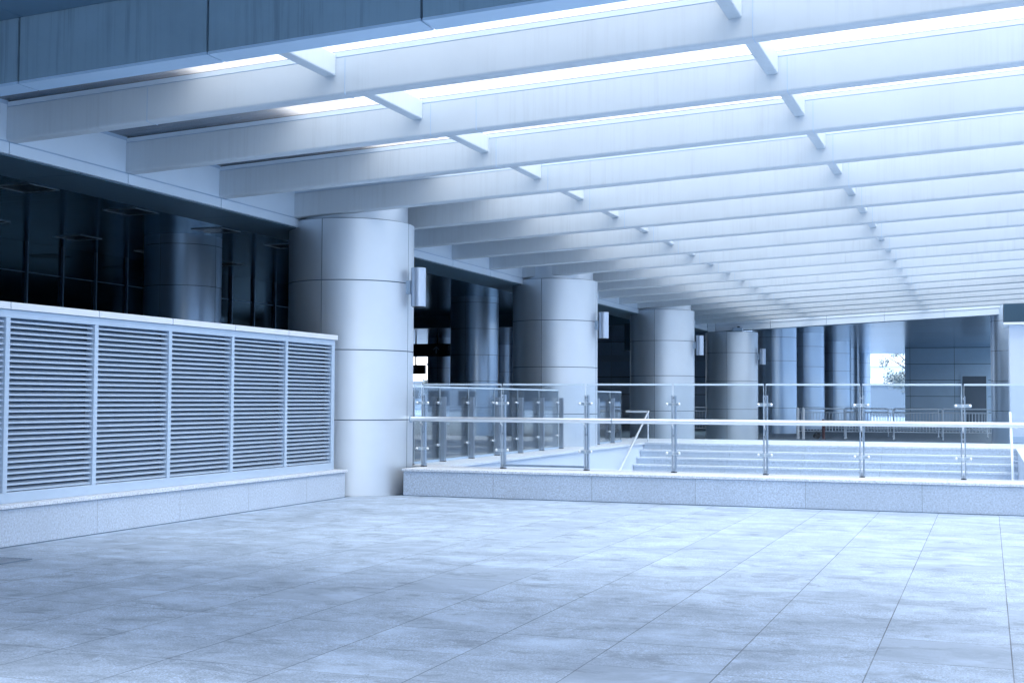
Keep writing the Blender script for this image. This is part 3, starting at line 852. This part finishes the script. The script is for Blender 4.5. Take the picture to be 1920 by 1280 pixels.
def tree(name, label, x, y, h, r, seed):
    rnd = random.Random(seed)
    t = thing(name, label, 'tree', (x, y, 0))
    m = MB().tube([(x, y, 0), (x + .1, y, h * .3), (x - .05, y + .1, h * .55), (x + .1, y, h * .85)], [.22, .17, .12, .04], 10)
    for k in range(9):
        a = rnd.uniform(0, 2 * PI); z = h * rnd.uniform(.35, .7)
        m.tube([(x, y, z), (x + r * .45 * math.cos(a), y + r * .45 * math.sin(a), z + h * .12), (x + r * .8 * math.cos(a), y + r * .8 * math.sin(a), z + h * .2)], [.07, .045, .015], 6)
    m.build('trunk', 'bark', t)
    c = MB()
    cl = []
    for k in range(46):
        a = rnd.uniform(0, 2 * PI); q = r * rnd.uniform(.1, 1) ** .6; z = h * rnd.uniform(.38, 1.0)
        cl.append((x + q * math.cos(a) * (1.15 - .5 * abs(z / h - .65)), y + q * math.sin(a), z, r * rnd.uniform(.16, .34)))
    for cx_, cy_, cz, cr in cl:
        for k in range(130):
            d = Vector((rnd.gauss(0, 1), rnd.gauss(0, 1), rnd.gauss(0, .8))).normalized() * cr * rnd.uniform(.3, 1)
            p = Vector((cx_, cy_, cz)) + d; s = rnd.uniform(.07, .16)
            u = Vector((rnd.gauss(0, 1), rnd.gauss(0, 1), rnd.gauss(0, 1))).normalized(); w_ = u.orthogonal().normalized()
            c.add([p - u * s, p + w_ * s * .5, p + u * s, p - w_ * s * .5], [(0, 1, 2, 3)])
    c.build('crown', 'leaf', t)
tree('broadleaf_tree', 'hazy leafy tree outside the daylight gap beside the panelled wall', -6.5, 122, 7.2, 2.6, 11)
tree('broadleaf_tree', 'small tree beside the parked coach outside on the left', -43.2, 100, 4.6, 1.2, 5)
co = thing('parked_coach', 'white coach parked outside, seen past the nearest column under the signs', 'bus', (-52, 104, 0))
MB().box(-58, -45.6, 104, 106.5, .45, 3.1).build('body', 'car_white', co, bevel=.12)
for k in range(6): MB().box(-57.5 + 1.95 * k, -55.75 + 1.95 * k, 103.96, 104.0, 1.45, 2.45).build('window', 'window', co)
MB().box(-57.9, -45.7, 103.97, 103.995, 2.7, 2.95).build('side_stripe', 'blue_grey', co)
for x in (-55.6, -48.2):
    w_ = MB().cyl((x, 103.92, .5), .5, .3, 1, 20).build('wheel', 'tyre', co)
    MB().cyl((x, 103.90, .5), .26, .03, 1, 16).build('rim', 'trim', co, w_)

# ------------------------------------------------------------------ light, sky, camera
w = bpy.data.worlds.new('World'); scene.world = w; w.use_nodes = True
t = w.node_tree
sky = t.nodes.new('ShaderNodeTexSky'); sky.sky_type = 'NISHITA'; sky.sun_disc = False
SUN_EL, SUN_AZ = math.radians(60), math.radians(112)     # azimuth clockwise from +Y
sky.sun_elevation = SUN_EL; sky.sun_rotation = SUN_AZ
sky.air_density = 1.0; sky.dust_density = 3.0; sky.ozone_density = 1.0
bg = t.nodes['Background']; bg.inputs['Strength'].default_value = .15
mxs = t.nodes.new('ShaderNodeMix'); mxs.data_type = 'RGBA'; mxs.inputs[0].default_value = .75      # thin even cloud over the clear sky
t.links.new(sky.outputs[0], mxs.inputs[6]); mxs.inputs[7].default_value = (4.7, 4.7, 4.75, 1)
t.links.new(mxs.outputs[2], bg.inputs['Color'])
sl = bpy.data.lights.new('Sun', 'SUN'); sl.energy = 1.1; sl.angle = math.radians(35); sl.color = (1, .975, .955)
so = bpy.data.objects.new('sun_lamp', sl); COL.objects.link(so)
d = Vector((math.sin(SUN_AZ) * math.cos(SUN_EL), math.cos(SUN_AZ) * math.cos(SUN_EL), math.sin(SUN_EL)))
so.rotation_euler = (-d).to_track_quat('-Z', 'Y').to_euler()

yaw, pitch, roll = .35265, .044843, .004896
F = Vector((-math.sin(yaw) * math.cos(pitch), math.cos(yaw) * math.cos(pitch), math.sin(pitch)))
r = Vector((math.cos(yaw), math.sin(yaw), 0)); u = r.cross(F)
c, s = math.cos(roll), math.sin(roll)
r2, u2 = r * c + u * s, u * c - r * s
cam = bpy.data.cameras.new('Camera'); cam.sensor_width = 36; cam.lens = 2427.1 / 1920 * 36
cam.clip_start = .1; cam.clip_end = 4000
co = bpy.data.objects.new('camera', cam); COL.objects.link(co)
mt = Matrix((r2, u2, -F)).transposed().to_4x4(); mt.translation = (0, 0, 1.4)
co.matrix_world = mt
scene.camera = co

vs = scene.view_settings
vs.view_transform = 'Standard'; vs.look = 'None'; vs.gamma = 1; vs.exposure = 2.25
scene.render.engine = 'CYCLES'
cy = scene.cycles
cy.max_bounces = 10; cy.diffuse_bounces = 6; cy.glossy_bounces = 5; cy.transparent_max_bounces = 24; cy.transmission_bounces = 6
cy.caustics_reflective = False; cy.caustics_refractive = False
cy.sample_clamp_indirect = 6
cy.use_denoising = True
